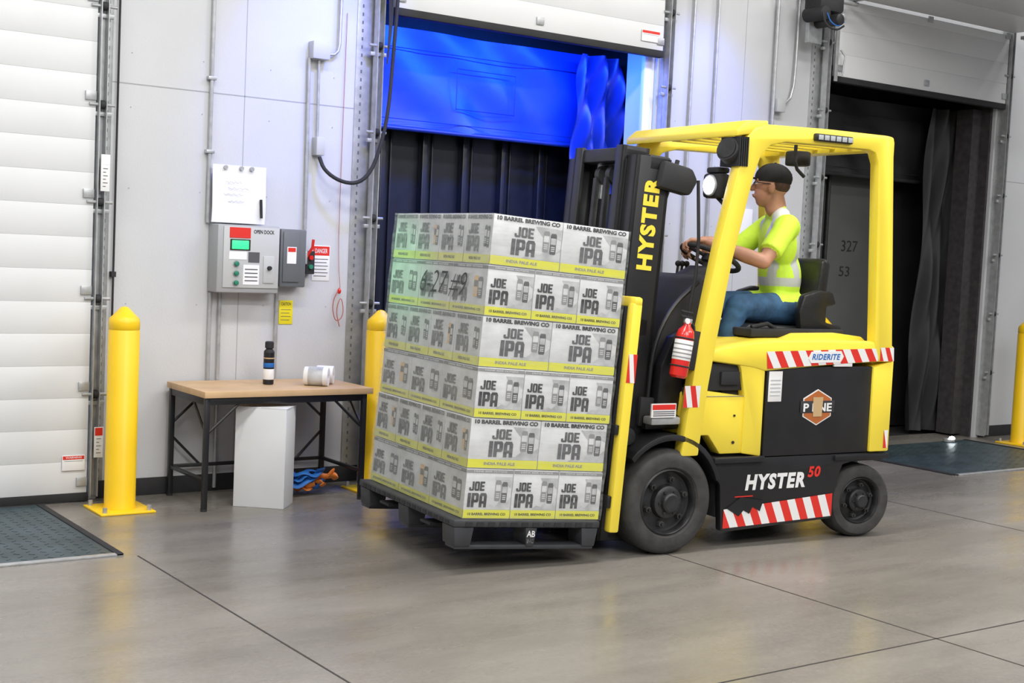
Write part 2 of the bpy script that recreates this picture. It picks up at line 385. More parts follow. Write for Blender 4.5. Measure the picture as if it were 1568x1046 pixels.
# ------------------------------------------------------------ dock interiors
def grid(p,x0,x1,z0,z1,yf,mt,nx=60,nz=20):
    tb=bmesh.new(); g=[]
    for j in range(nz+1):
        g.append([tb.verts.new((x0+(x1-x0)*i/nx,yf(i/nx,j/nz),z0+(z1-z0)*j/nz)) for i in range(nx+1)])
    for j in range(nz):
        for i in range(nx): tb.faces.new((g[j][i],g[j][i+1],g[j+1][i+1],g[j+1][i]))
    p.add(tb,mt)
def dock(name,x0,x1,blue):
    e=empty(name)
    p=Part()
    Y1=W+.3; Y2=W+1.0
    p.box((x0-.3,Y2,-.2),(x1+.3,Y2+.05,3.5),'blackm')
    p.box((x0-.35,Y1+.002,-.2),(x0-.3,Y2,3.5),'blackm'); p.box((x1+.3,Y1+.002,-.2),(x1+.35,Y2,3.5),'blackm')
    p.box((x0-.3,Y1+.002,3.4),(x1+.3,Y2,3.5),'blackm'); p.box((x0-.3,Y1+.022,-.2),(x1+.3,Y2,-.02),'blackm')
    p.make('recess',e)
    p=Part()
    jm='blackm'
    p.box((x0+.001,W+.03,0),(x0+.03,W+.3,3.09),jm); p.box((x0,W+.03,3.06),(x1,W+.3,3.095),jm)
    p.box((x1-.03,W+.03,0),(x1-.001,W+.3,3.09),'white' if blue else 'block')
    if blue:
        p.box((x1-.10,W+.02,0),(x1-.03,W+.06,3.06),'white',.004)
        p.box((x0+.15,W+.05,3.02),(x1-.25,W+.09,3.06),'dgrey',.004); p.box((x0+.17,W+.055,3.012),(x1-.27,W+.085,3.021),'fillb')  # added housing and glowing strip, dressing the hidden curtain fill
    p.make('jamb',e)
    p=Part()
    tm='blue' if blue else 'cur'
    def f(u,v): return W+.62+.012*math.sin(u*38+v*3)*(1-v)+.02*math.sin(u*11+v*2)+.03*math.sin(v*3.1)*math.sin(u*5)+.01*math.sin(v*9+u*23)
    grid(p,x0-.1,x1+.15,2.30,2.98,f,tm)
    p.tube([(x0-.1,W+.60,2.30),(x1-.25,W+.60,2.30)],.018,'blued' if blue else 'blackm')
    a=x0+.95
    for q0,q1 in (((a,2.47),(a+.5,2.47)),((a,2.75),(a+.5,2.75)),((a,2.47),(a,2.75)),((a+.5,2.47),(a+.5,2.75)),((x0,2.36),(x1,2.36)),((x0,2.84),(x1,2.84))):
        p.tube([(q0[0],W+.585,q0[1]),(q1[0],W+.585,q1[1])],.003,'blued' if blue else 'blackm',seg=6)
    def g(u,v): return W+.40+.05*math.sin(u*16+v*4)+.03*math.sin(v*9+u*5)+.015*math.sin(u*31-v*13)
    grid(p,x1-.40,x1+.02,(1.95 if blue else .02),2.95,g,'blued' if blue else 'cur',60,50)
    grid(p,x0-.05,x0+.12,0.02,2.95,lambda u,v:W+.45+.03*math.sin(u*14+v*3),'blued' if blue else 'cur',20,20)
    if blue:
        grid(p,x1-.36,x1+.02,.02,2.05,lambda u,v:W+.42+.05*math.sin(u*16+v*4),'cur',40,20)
    p.make('dock_curtain',e)
    p=Part()
    if blue:
        p.box((x0-.2,W+.82,0),(x1+.2,W+.86,2.9),'navy')
        x=x0+.12
        while x<x1:
            p.box((x,W+.76,0),(x+.045,W+.82,2.9),'navy',.008); p.box((x+.10,W+.80,0),(x+.115,W+.82,2.9),'navy',.003); x+=.34
    else:
        p.box((x0-.2,W+.86,0),(x1+.2,W+.9,2.9),'cur')
        p.box((x0+.25,W+.78,.02),(x0+1.0,W+.86,2.45),'trl',.01); p.box((x0+1.02,W+.78,.02),(x0+1.78,W+.86,2.45),'trl',.01)
        p.cyl((x0+.3,W+.76,.1),(x0+.3,W+.76,2.4),.014,'rim'); p.cyl((x0+1.0,W+.75,.1),(x0+1.0,W+.75,2.4),.016,'rim')
        p.text('327',FY(x0+1.35,W+.777,1.68),.22,.10,'blackm'); p.text('53',FY(x0+1.30,W+.777,1.45),.14,.09,'blackm')
        p.box((x1-.16,W+.12,.02),(x1-.032,W+.29,2.95),'block')
    p.make('trailer_doors',e)
    return e
dock('dock_opening_blue_curtain',4.2,6.48,True)
dock('dock_opening_dark_curtain',8.22,10.5,False)
p=Part(); p.cyl((9.93,7.28,0.008),(9.93,7.28,.035),.05,'steel',b=.004); p.sph((9.93,7.25,.04),(.035,.02,.02),'lampw'); p.make('dock_floor_light')

# ------------------------------------------------------------ bollards
def bollard(x,y):
    p=Part(); r=.084
    p.lathe([(0,1.105),(.02,1.10),(r-.02,1.055),(r-.004,1.04),(r,1.02),(r,.985),(r-.004,.98),(r,.975),(r,.03),(r+.004,.02),(r+.004,.012),(0,.012)],(0,0,0),(0,0,1),'byellow',seg=14)
    p.box((-.15,-.15,0),(.15,.15,.012),'byellow',.003)
    for a in (-.12,.12):
        for b in (-.12,.12): p.cyl((a,b,.012),(a,b,.04),.012,'steel',seg=6)
    return p.make('yellow_bollard',loc=(x,y,0),rot=(0,0,.0),sharp=50)
for x,y in ((2.49,7.08),(4.08,7.10),(6.72,7.08),(7.99,7.08),(10.56,7.0)): bollard(x,y)

# ------------------------------------------------------------ wall equipment
def frontbox(p,x0,x1,z0,z1,d,mt,b=.006): p.box((x0,W-d,z0),(x1,W-.0005,z1),mt,b)
p=Part()
frontbox(p,3.10,3.49,1.18,1.575,.14,'ctrl',.01)
p.box((3.135,W-.146,1.21),(3.485,W-.139,1.565),'ctrl2',.003)
p.box((3.17,W-.149,1.50),(3.30,W-.145,1.56),'red'); p.box((3.175,W-.149,1.428),(3.30,W-.145,1.492),'blackm'); p.box((3.185,W-.152,1.435),(3.29,W-.145,1.485),'green',.003)
p.text('OPEN DOCK',FY(3.385,W-.1475,1.54),.13,.022,'ink',.02)
p.box((3.17,W-.148,1.375),(3.28,W-.145,1.42),'paper'); p.box((3.29,W-.148,1.36),(3.36,W-.145,1.42),'ink2')
p.box((3.26,W-.148,1.23),(3.36,W-.145,1.345),'paper')
for k in range(4): p.box((3.27,W-.149,1.25+k*.022),(3.35,W-.1475,1.256+k*.022),'ink2')
for z in (1.35,1.295,1.24): p.cyl((3.215,W-.139,z),(3.215,W-.165,z),.014,'btn',seg=16,b=.003); p.cyl((3.215,W-.139,z),(3.215,W-.15,z),.02,'steel',seg=16)
p.box((3.385,W-.152,1.24),(3.455,W-.14,1.40),'ctrl2',.004); p.cyl((3.42,W-.14,1.33),(3.42,W-.17,1.33),.012,'blackm'); 
p.make('dock_control_panel')
p=Part()
frontbox(p,3.515,3.685,1.22,1.565,.10,'dgrey',.008); p.box((3.53,W-.108,1.25),(3.64,W-.1,1.55),'dgrey',.004)
p.box((3.555,W-.111,1.36),(3.615,W-.107,1.46),'paper'); p.box((3.56,W-.1115,1.43),(3.61,W-.11,1.455),'red')
p.box((3.685,W-.09,1.36),(3.70,W-.05,1.44),'steel',.003); p.tube([(3.70,W-.07,1.40),(3.725,W-.1,1.46),(3.73,W-.1,1.51)],.009,'redp')
p.box((3.70,W-.07,1.30),(3.76,W-.001,1.44),'blackm',.005); p.cyl((3.73,W-.07,1.40),(3.73,W-.085,1.40),.014,'redp',seg=16); p.cyl((3.73,W-.07,1.345),(3.73,W-.085,1.345),.014,'btn',seg=16)
p.make('disconnect_switch')
p=Part()
def paper(u,v): return W-.05-.012*math.sin(v*4)*(1-v)-.004*math.sin(u*6)
grid(p,3.095,3.43,1.585,1.92,paper,'paper',12,12)
for x in (3.17,3.27,3.335): p.cyl((x,W-.002,1.905),(x,W-.065,1.905),.013,'steel',seg=12)
p.cyl((3.40,W-.068,1.62),(3.395,W-.066,1.73),.008,'blackm',seg=10)
for k,(x,z,w) in enumerate(((3.22,1.82,.1),(3.25,1.785,.13),(3.22,1.75,.12),(3.24,1.71,.1))): 
    p.tube([(x-w/2+i*w/10,W-.0655,z+.006*math.sin(i*2.3+k)) for i in range(11)],.0010,'ink3',seg=4)
p.make('paper_note')
def sign(name,x0,x1,z0,z1,head,body,lines=4,label=None,y=W):
    p=Part(); p.box((x0,y-.004,z0),(x1,y-.0005,z1),body,.001)
    h=z1-z0
    p.box((x0+.004,y-.005,z1-h*.28),(x1-.004,y-.0038,z1-.004),head)
    if label: p.text(label,FY((x0+x1)/2,y-.0055,z1-h*.15),(x1-x0)*.7,h*.13,'white' if head!='sticker' else 'ink',.01)
    for k in range(lines):
        z=z1-h*(.36+.58*k/lines); p.box((x0+.012,y-.005,z-h*.035),(x1-.012-(k%2)*.01,y-.0038,z-h*.015),'ink2')
    return p.make(name)
sign('danger_sign',3.775,3.895,1.26,1.475,'red','paper',6,'DANGER')
sign('caution_sticker',3.565,3.655,.99,1.135,'sticker','sticker',4,'CAUTION')
sign('warning_label',2.26,2.385,.18,.265,'red','paper',1,'WARNING',y=W-.08)
sign('track_label',2.425,2.475,.25,.42,'red','paper',5,y=W-.106)
sign('door_decal',6.25,6.42,3.02,3.10,'red','paper',1,y=W-.08)
sign('track_label',2.425,2.475,1.72,1.92,'paper','paper',6,y=W-.106)
p=Part()
def cond(pts,r=.011): 
    p.tube(pts,r,'steel',seg=10,smooth=1)
cond([(3.085,W-.02,5.2),(3.085,W-.02,1.58)])
cond([(3.115,W-.02,1.175),(3.115,W-.02,.02)]); cond([(3.175,W-.02,1.175),(3.175,W-.02,.02)])
cond([(3.54,W-.02,1.215),(3.54,W-.02,.66)])
cond([(3.70,W-.02,2.60),(3.71,W-.02,1.57)]); cond([(3.76,W-.03,2.60),(3.765,W-.03,2.13)],.009)
cond([(3.80,W-.03,2.63),(3.88,W-.03,2.64),(3.90,W-.03,2.72),(3.90,W-.03,5.2)],.010)
for z in (2.4,1.98): p.box((3.06,W-.035,z),(3.11,W-.001,z+.02),'steel',.002)
p.box((3.70,W-.07,2.595),(3.815,W-.001,2.70),'ctrl2',.005); p.box((3.745,W-.07,2.02),(3.80,W-.001,2.13),'ctrl2',.005)
for x in (6.79,7.03): cond([(x,W-.03,5.2),(x,W-.03,.1)])
cond([(7.64,W-.04,5.2),(7.64,W-.04,1.2)],.014); p.box((7.66,W-.07,2.66),(7.75,W-.001,2.76),'ctrl2',.005)
cond([(7.75,W-.04,2.72),(7.85,W-.04,2.80),(7.87,W-.04,3.1),(7.87,W-.04,5.2)],.01)
p.box((7.35,W-.03,1.55),(7.50,W-.001,1.90),'paper',.003)
p.make('electrical_conduit')
p=Part()
p.tube([(3.775,W-.05,2.01),(3.79,W-.09,1.93),(3.88,W-.12,1.87),(3.98,W-.15,1.86),(4.06,W-.16,1.92),(4.12,W-.16,2.05),(4.18,W-.16,2.3),(4.20,W-.16,2.7),(4.22,W-.16,3.1),(4.22,W-.16,4.0)],.012,'blackm',smooth=2)
p.make('power_cable')
p=Part()
p.tube([(3.95,W-.012,2.9),(3.945,W-.012,1.6),(3.95,W-.02,1.35),(3.96,W-.03,1.22)],.0018,'dred',smooth=1,seg=6)
p.tube([(3.955,W-.03,1.22),(3.90,W-.04,1.12),(3.93,W-.04,1.0),(3.99,W-.04,1.05),(3.97,W-.03,1.18),(3.93,W-.04,1.08),(3.96,W-.04,.98)],.003,'dred',smooth=2,seg=6)
p.sph((3.955,W-.03,1.2),(.012,.012,.018),'redp')
p.make('signal_wire')
p=Part()
D=Matrix.Translation((-.20,0,.10))
p.box((7.98,W-.34,3.32),(8.25,W-.16,3.48),'blackm',.03,D); p.cyl((8.02,W-.36,3.30),(8.02,W-.16,3.30),.055,'blackm',b=.01,X=D); p.cyl((8.14,W-.4,3.26),(8.14,W-.16,3.26),.045,'rim',b=.008,X=D)
p.cyl((8.22,W-.36,3.29),(8.22,W-.2,3.29),.03,'steel',b=.005,X=D)
p.cyl((7.95,W-.24,3.44),(8.5,W-.24,3.44),.018,'steel',X=D); p.box((8.05,W-.17,3.1),(8.2,W-.13,3.6),'steel',.004,D)
p.box((8.10,W-.16,3.5),(8.23,W-.002,3.56),'steel',.004,D)
p.tube([(7.98,W-.36,3.3),(8.0,W-.38,3.2),(8.1,W-.4,3.17),(8.2,W-.38,3.22)],.008,'blackm',smooth=2,X=D)
p.tube([(8.03,W-.36,3.3),(8.05,W-.38,3.23),(8.12,W-.4,3.2),(8.2,W-.38,3.25)],.005,'strapb',smooth=2,X=D)
p.make('door_operator_motor')
p=Part()
p.box((8.225,W-.12,2.95),(8.26,W-.108,3.35),'steel',.003); p.tube([(8.29,W-.11,3.2),(8.31,W-.14,3.15),(8.29,W-.14,3.0)],.007,'steel'); p.make('track_bracket')
p=Part()
for k in range(3): p.tube([(4.13+.02*k,W-.19-.02*k,4.4),(4.12+.015*k,W-.19,3.2),(4.15+.01*k,W-.19,2.9),(4.14,W-.19,2.6)],.005,'blackm',smooth=2,seg=6)
p.box((4.10,W-.24,3.05),(4.17,W-.175,3.18),'blackm',.01)
p.make('control_wires')

# ------------------------------------------------------------ table & things
p=Part()
T0=(2.86,6.84);T1=(3.90,7.40);zt=.66
for k in range(8):
    y=T0[1]+(T1[1]-T0[1])*k/8
    p.box((T0[0],y,zt-.035),(T1[0],y+(T1[1]-T0[1])/8-.0008,zt),'wood',.002)
tb_e=empty('work_table')
p.make('table_top',tb_e)
p=Part()
lx=(2.885,3.855); ly=(6.87,7.375)
for x in lx:
    for y in ly: p.box((x-.014,y-.014,.012),(x+.014,y+.014,zt-.035),'black',.002); p.cyl((x,y,0),(x,y,.014),.018,'blackm',seg=12)
for x in lx: p.box((x-.012,ly[0],zt-.075),(x+.012,ly[1],zt-.036),'black',.002); p.box((x-.01,ly[0],.16),(x+.01,ly[1],.18),'black',.002)
for y in ly: p.box((lx[0],y-.012,zt-.075),(lx[1],y+.012,zt-.036),'black',.002)
p.box((lx[0],ly[1]-.01,.16),(lx[1],ly[1]+.01,.18),'black',.002)
for x,sg in ((lx[0],1),(lx[1],-1)):
    for y in ly: p.tube([(x,y,.42),(x+sg*.2,y,zt-.06)],.008,'black',seg=6)
    p.tube([(x,ly[0]+.0,.42),(x,ly[0]+.2,zt-.06)],.008,'black',seg=6); p.tube([(x,ly[1],.35),(x+sg*.18,ly[1],.17)],.008,'black',seg=6)
p.make('frame',tb_e)
p=Part()
R=Matrix.Translation((3.09,6.95,0))@Matrix.Rotation(math.radians(-41),4,'Z')
p.box((0,0,0),(.29,.20,.56),'boxw',.003,R); p.box((-.002,.0,.558),(.146,.202,.565),'boxw',.001,R); p.box((.147,.0,.558),(.292,.202,.5645),'boxw',.001,R)
p.make('white_cardboard_box')
p=Part()
c=(3.37,7.14)
p.lathe([(0,0),(.028,0),(.031,.004),(.031,.185)],(*c,zt),(0,0,1),'black'); p.lathe([(.031,.185),(.029,.195),(.019,.205),(.019,.21),(.025,.212),(.025,.245),(.019,.25),(0,.25)],(*c,zt),(0,0,1),'blackm')
p.lathe([(.0312,.03),(.0316,.031),(.0316,.09),(.0312,.091)],(*c,zt),(0,0,1),'paper')
p.lathe([(.0313,.10),(.0318,.101),(.0318,.125),(.0313,.126)],(*c,zt),(0,0,1),'strapb')
p.lathe([(.0312,.150),(.0317,.151),(.0317,.156),(.0312,.157)],(*c,zt),(0,0,1),'tan')
p.make('spray_can')
p=Part()
c=Vector((3.62,7.02,zt+.055)); ax=Vector((.8,-.6,0)).normalized()
p.lathe([(.018,-.07),(.053,-.07),(.055,-.067),(.055,.067),(.053,.07),(.018,.07),(.018,-.07)],c,ax,'paper')
c2=c+Vector((.10,.085,0)); p.lathe([(.018,-.05),(.051,-.05),(.053,-.047),(.053,.047),(.051,.05),(.018,.05),(.018,-.05)],c2,ax,'paper')
p.lathe([(.0555,-.045),(.056,-.044),(.056,.04),(.0555,.041)],c,ax,'marb'); p.lathe([(.017,-.071),(.022,-.0715),(.022,-.069)],c,ax,'tan')
p.make('label_roll')
p=Part()
for k in range(12):
    a=random.uniform(0,6.28); cx=3.98+random.uniform(-.12,.05); cy=7.18+random.uniform(-.05,.03); r=random.uniform(.05,.10)
    p.tube([(cx+r*math.cos(a+t*.7),cy+r*.6*math.sin(a+t*.7),.02+.06*random.random()+.012*k*.6) for t in range(9)],.018,'strapb' if k%3 else 'strapo',smooth=2,seg=8,flat=.35)
p.make('ratchet_strap_pile',loc=(-.29,-.06,0))

# ============================================================ FORKLIFT
ANG=math.radians(-6)
FL=empty('forklift',loc=(4.577,4.989,0),rot=(0,0,ANG))
TH=math.radians(3.8)
FRM=Matrix.Translation((4.577,4.989,0))@Matrix.Rotation(ANG,4,'Z')
SM_local=Matrix.Translation((-1.19,-.03,.26))@Matrix.Rotation(TH,4,'Y')
Wd=1.0
def stripes(p,tl,tr,bl,br,n,y,slant=.9,flip=False):
    tl,tr,bl,br=[Vector(q) for q in (tl,tr,bl,br)]
    def at(s,v): return (tl.lerp(tr,s)).lerp(bl.lerp(br,s),v)
    w=1.0/n
    for k in range(-2,n+2):
        L=[];Rr=[]
        for i in range(9):
            v=i/8
            sh=slant*w*(v if not flip else -v)
            a=min(1,max(0,k*w+sh)); b=min(1,max(0,(k+1)*w+sh))
            L.append(at(a,v)); Rr.append(at(b,v))
        tb=bmesh.new()
        for i in range(8):
            q=[L[i],Rr[i],Rr[i+1],L[i+1]]
            if (Rr[i]-L[i]).length<1e-5 and (Rr[i+1]-L[i+1]).length<1e-5: continue
            vs=[tb.verts.new((c.x,y,c.y)) for c in q]
            try: tb.faces.new(vs[::-1])
            except Exception: pass
        bmesh.ops.remove_doubles(tb,verts=tb.verts,dist=1e-6)
        p.add(tb,'red' if k%2 else 'white')
def wheel(name,x,z,r,w,y0,steer=0,dirn=1):
    p=Part(); k=r/.26
    p.lathe([(.165*k,.02),(.175*k,.006),(.205*k,.0),(.235*k,.004),(.253*k,.02),(r,.045),(r,w-.045),(.253*k,w-.02),(.235*k,w),(.165*k,w-.01)],(0,0,0),(0,dirn,0),'rubber',seg=64)
    p.lathe([(.166*k,.018),(.158*k,.012),(.152*k,.02),(.148*k,.055),(.135*k,.06),(.085*k,.05),(.08*k,.02),(.07*k,.012),(.05*k,.010),(.048*k,-.01),(.04*k,-.018),(0,-.018)],(0,0,0),(0,dirn,0),'rim',seg=48)
    for i in range(6):
        a=i*math.pi/3+.3; q=Vector((math.cos(a)*.112*k,0,math.sin(a)*.112*k))
        p.cyl(q+Vector((0,dirn*.058,0)),q+Vector((0,dirn*.028,0)),.016*k,'rubber',seg=6)
        p.cyl(q+Vector((0,dirn*.028,0)),q+Vector((0,dirn*.015,0)),.008*k,'rim',seg=8)
    for i in range(6):
        a=i*math.pi/3; q=Vector((math.cos(a)*.058*k,0,math.sin(a)*.058*k)); p.cyl(q+Vector((0,dirn*.02,0)),q+Vector((0,dirn*.002,0)),.008*k,'rim',seg=6)
    p.cyl((0,dirn*.06,0),(0,dirn*(w-.02),0),.16*k,'blackm')
    o=p.make(name,FL,(x,y0,z),(0,0,steer)); return o
wheel('front_wheel_near',0,.268,.268,.21,-.01)
wheel('front_wheel_far',0,.268,.268,.20,Wd,dirn=-1)
wheel('rear_wheel_near',1.325,.203,.203,.17,.02,math.radians(-7))
wheel('rear_wheel_far',1.325,.203,.203,.16,Wd-.03,math.radians(-7),dirn=-1)
# chassis
p=Part()
p.box((-.02,.24,.18),(1.40,.76,.9),'blackm',.02)
p.box((.34,.06,.16),(1.06,.94,.92),'blackm',.01)
p.box((1.06,.24,.16),(1.46,.76,.92),'blackm',.03)
p.cyl((0,.1,.262),(0,.9,.262),.07,'blackm')
for y0,y1 in ((.015,.06),(.94,.985)):
    p.prism([(.30,.475),(.28,.40),(.33,.34),(.35,.10),(.37,.09),(1.10,.12),(1.115,.14),(1.12,.30),(1.17,.415),(1.24,.43),(1.47,.43),(1.485,.45),(1.485,.475)],y0,y1,'y','black',.006)
p.prism([(1.50,.44),(1.50,.47),(1.10,.47),(1.10,.44)],.0,1.0,'y','black',.006)
p.prism([(.27,.455),(.27,.485),(.60,.485),(.60,.455)],-.01,1.01,'y','black',.006)
p.box((1.40,.24,.14),(1.52,.76,.46),'blackm',.04)
arc=[(.0+.305*math.cos(a),.268+.315*math.sin(a)) for a in [math.radians(t) for t in range(18,142,8)]]
arc2=[(.0+.33*math.cos(a),.268+.345*math.sin(a)) for a in [math.radians(t) for t in range(138,16,-8)]]
for y0,y1 in ((-.005,.24),(.76,1.005)): p.prism(arc+arc2,y0,y1,'y','black',.004)
p.make('chassis',FL)
p=Part()
for y0,y1 in ((.02,.10),(.90,.98)):
    p.prism([(.10,.60),(.14,.84),(.465,.80),(.47,.50),(.32,.50),(.24,.60)],y0,y1,'y','yellow',.008)
    p.prism([(.455,.50),(.455,.80),(.42,.95),(.38,.99),(.57,.99),(.585,.93),(.585,.48)],y0-.01,y1,'y','yellow',.01)
p.box((.10,.10,.60),(.56,.90,.82),'yellow',.01)
p.box((-.12,.25,.50),(.12,.75,.80),'blackm',.02)
p.box((-.10,.10,.625),(.14,.9,.70),'black',.012)
for y0,y1 in ((.0,.09),(.91,1.0)):
    p.prism([(1.345,.48),(1.34,.95),(1.49,.99),(1.49,.48)],y0,y1,'y','yellow',.01)
p.prism([(1.38,.48),(1.38,1.04),(1.50,1.04),(1.53,.9),(1.53,.5),(1.50,.45)],.06,.94,'y','yellow',.03)
p.prism([(.20,.985),(.24,1.05),(.40,1.075),(.62,1.095),(.95,1.10),(1.30,1.095),(1.49,1.07),(1.49,.985),(1.0,.96),(.58,.93),(.5,.95)],-.0,Wd,'y','yellow',.018)
p.prism([(.75,1.09),(.85,1.125),(1.15,1.13),(1.35,1.11),(1.40,1.075),(.7,1.075)],.12,.88,'y','yellow',.015)
p.box((.16,.017,.80),(.455,.0205,.803),'ink3'); p.cyl((.40,.014,.56),(.40,.022,.56),.008,'blackm',seg=12); p.cyl((.40,.014,.70),(.40,.022,.70),.006,'blackm',seg=12)
p.make('body',FL)
p=Part()
p.box((.598,.012,.478),(1.345,.05,.955),'black',.008); p.box((.598,.95,.478),(1.345,.988,.95),'black',.008)
p.box((.61,.008,.77),(.70,.012,.93),'paper',.001)
for k in range(5): p.box((.62,.006,.80+k*.02),(.69,.0085,.806+k*.02),'ctrl2')
p.box((.30,.012,.86),(.42,.03,.93),'blackm',.006)
p.box((.22,.03,.83),(.46,.09,.97),'blackm',.004)
hx,hz=.955,.735
hexo=[(hx+.115*math.cos(math.radians(a)),hz+.115*.85*math.sin(math.radians(a))) for a in (30,90,150,210,270,330)]
p.prism(hexo,.0095,.012,'y','white'); p.prism([(hx+(a-hx)*.93,hz+(b-hz)*.93) for a,b in hexo],.008,.011,'y','orange')
p.box((hx-.12,.0062,hz-.03),(hx+.12,.0088,hz+.035),'ink',.001); p.text('P I NE',FY(hx,.0055,hz),.2,.045,'white',.03)
p.prism([(hx-.03,hz-.05),(hx+.03,hz-.05),(hx+.035,hz+.055),(hx-.035,hz+.055)],.004,.006,'y','tan')
p.box((1.05,.0,.955),(1.18,.012,.975),'white',.001)
p.make('battery_door',FL)
p=Part()
stripes(p,(.575,1.035),(1.365,1.055),(.585,.945),(1.365,.985),15,-.0025,.8)
stripes(p,(1.375,1.06),(1.475,1.06),(1.375,.985),(1.48,.985),3,-.0065,.8)
p.prism([(.86,1.0),(.88,.975),(1.09,.98),(1.11,1.01),(1.09,1.04),(.88,1.035)],-.005,-.003,'y','white'); p.text('RIDERITE',FY(.985,-.0055,1.008),.2,.032,'strapb',.035,.2,1.1)
stripes(p,(.36,.21),(1.105,.26),(.36,.11),(1.105,.135),14,.0125,.9)
p.prism([(.38,.215),(.47,.27),(.62,.245),(.60,.19),(.55,.215),(.53,.18),(.49,.20),(.46,.17)],.009,.0127,'y','black')
stripes(p,(.055,.86),(.155,.86),(.05,.75),(.15,.75),3,-.006,.8)
stripes(p,(1.445,.60),(1.475,.60),(1.445,.50),(1.475,.50),1,-.002,.8)
p.text('HYSTER',FY(.70,.013,.345),.41,.085,'white',.05,.15,1.18)
p.text('50',FY(.965,.013,.385),.09,.06,'red',.04,.15,1.1)
p.box((.43,.012,.27),(.55,.0145,.275),'red')
p.make('decals',FL)
p=Part()
side=[(.055,.50),(.10,.85),(.13,1.09),(.22,1.56),(.335,2.04),(.365,2.13),(.41,2.18),(.48,2.205),(.9,2.215),(1.33,2.215),(1.375,2.21),(1.385,2.18),(1.385,2.1),(1.465,1.07),(1.48,.98),(1.37,.98),(1.335,1.07),(1.275,2.06),(1.25,2.115),(1.20,2.13),(.62,2.125),(.52,2.10),(.46,2.04),(.42,1.93),(.315,1.50),(.245,1.10),(.205,.85),(.165,.50)]
for y0,y1 in ((-.005,.065),(.935,1.005)): p.prism(side,y0,y1,'y','yellow',.010)
p.prism([(.30,2.13),(.30,2.165),(.36,2.215),(.50,2.225),(.50,2.16),(.40,2.15)],.0,1.0,'y','yellow',.008)
p.box((1.26,.02,2.13),(1.38,.98,2.21),'yellow',.012)
for y in (.2,.34,.48,.62,.76): p.box((.45,y-.012,2.15),(1.30,y+.012,2.20),'yellow',.004)
p.make('overhead_guard',FL)
p=Part()
p.box((.80,-.03,2.145),(1.06,.0,2.185),'black',.008)
for k in range(6): p.box((.815+k*.041,-.033,2.152),(.848+k*.041,-.029,2.178),'ledoff',.002)
p.cyl((.28,.05,2.07),(.38,.09,2.03),.065,'blackm',b=.012); p.cyl((.272,.047,2.072),(.28,.05,2.07),.052,'rim')
for k in range(5): p.box((.31+k*.013,-.015,1.98),(.316+k*.013,.14,2.13),'blackm')
p.tube([(.36,.07,1.78),(.35,.14,1.79),(.34,.19,1.83)],.012,'blackm')
p.box((.30,.13,1.82),(.38,.27,1.95),'blackm',.02)
p.cyl((.305,.20,1.885),(.292,.20,1.885),.056,'steel',b=.003); p.sph((.292,.20,1.885),(.014,.046,.046),'lampw')
p.box((.02,.80,1.79),(.08,.90,1.88),'blackm',.012); p.sph((.018,.85,1.835),(.012,.032,.032),'lampw')
p.box((.30,.14,1.95),(.38,.24,1.98),'blackm',.01)
p.tube([(.95,.3,2.15),(.95,.3,2.03),(1.02,.3,1.98)],.01,'blackm',smooth=1)
p.cyl((1.1,.45,2.05),(1.1,.45,2.13),.07,'blackm',b=.01)
p.make('work_lamps',FL)
p=Part()
L=Matrix.Translation((-.012,-.03,.905))@Matrix.Rotation(math.radians(9),4,'Y')
p.lathe([(0,0),(.035,.0),(.045,.012),(.046,.05),(.046,.21),(.040,.24),(.02,.262),(.017,.28),(0,.28)],(0,0,0),(0,0,1),'redp',X=L)
p.lathe([(.0465,.09),(.047,.091),(.047,.19),(.0465,.191)],(0,0,0),(0,0,1),'paper',X=L)
for z in (.10,.12,.14,.165): p.lathe([(.0471,z),(.0474,z+.001),(.0474,z+.006),(.0471,z+.007)],(0,0,0),(0,0,1),'ink3',X=L)
p.box((-.02,-.012,.275),(.02,.012,.30),'steel',.003,L); p.box((-.045,-.008,.30),(.02,.008,.312),'blackm',.003,L); p.box((-.05,-.008,.325),(.02,.008,.335),'blackm',.003,L)
p.cyl((-.02,-.02,.285),(-.02,-.028,.285),.014,'paper',seg=16,X=L); p.tube([(.02,0,.285),(.05,0,.26),(.053,0,.18),(.052,0,.06)],.007,'blackm',smooth=1,X=L)
for z in (.06,.2): p.torus(L@Vector((0,0,z)),L.to_3x3()@Vector((0,0,1)),.047,.004,'blackm')
p.box((.03,.03,.05),(.12,.07,.25),'blackm',.004,L)
p.make('fire_extinguisher',FL)
p=Part()
p.box((.12,.08,.80),(.60,.92,.84),'blackm',.005)
p.prism([(-.02,.70),(.00,1.05),(.10,1.22),(.30,1.40),(.42,1.42),(.42,1.30),(.26,1.15),(.22,.80)],.22,.84,'y','blackm',.02)
p.prism([(.25,1.1),(.32,1.38),(.50,1.47),(.52,1.42),(.42,1.15),(.36,.84),(.25,.84)],.40,.60,'y','blackm',.015)
p.prism([(-.04,.70),(-.02,.95),(.05,1.10),(.12,1.14),(.14,1.0),(.10,.72)],.10,.17,'y','black',.01)
p.tube([(-.06,.15,.78),(-.05,.14,1.05),(.05,.14,1.25),(.22,.15,1.38)],.012,'black',smooth=2)
p.box((-.12,.02,.66),(.06,.10,.70),'steel',.01)
p.box((-.13,.01,.70),(.02,.02,.77),'paper'); p.box((-.125,.008,.74),(.015,.011,.765),'red')
for k in range(3): p.box((-.12,.008,.708+.01*k),(.01,.011,.712+.01*k),'ink2')
p.make('cab_dash',FL)
SWc=Vector((.56,.5,1.51)); SWn=Vector((math.sin(math.radians(24)),0,math.cos(math.radians(24))))
p=Part()
p.torus(SWc,SWn,.165,.0145,'blackm'); p.cyl(SWc-SWn*.03,SWc+SWn*.012,.045,'blackm',b=.008); p.cyl(SWc-SWn*.28-Vector((.0,0,0)),SWc,.025,'blackm')
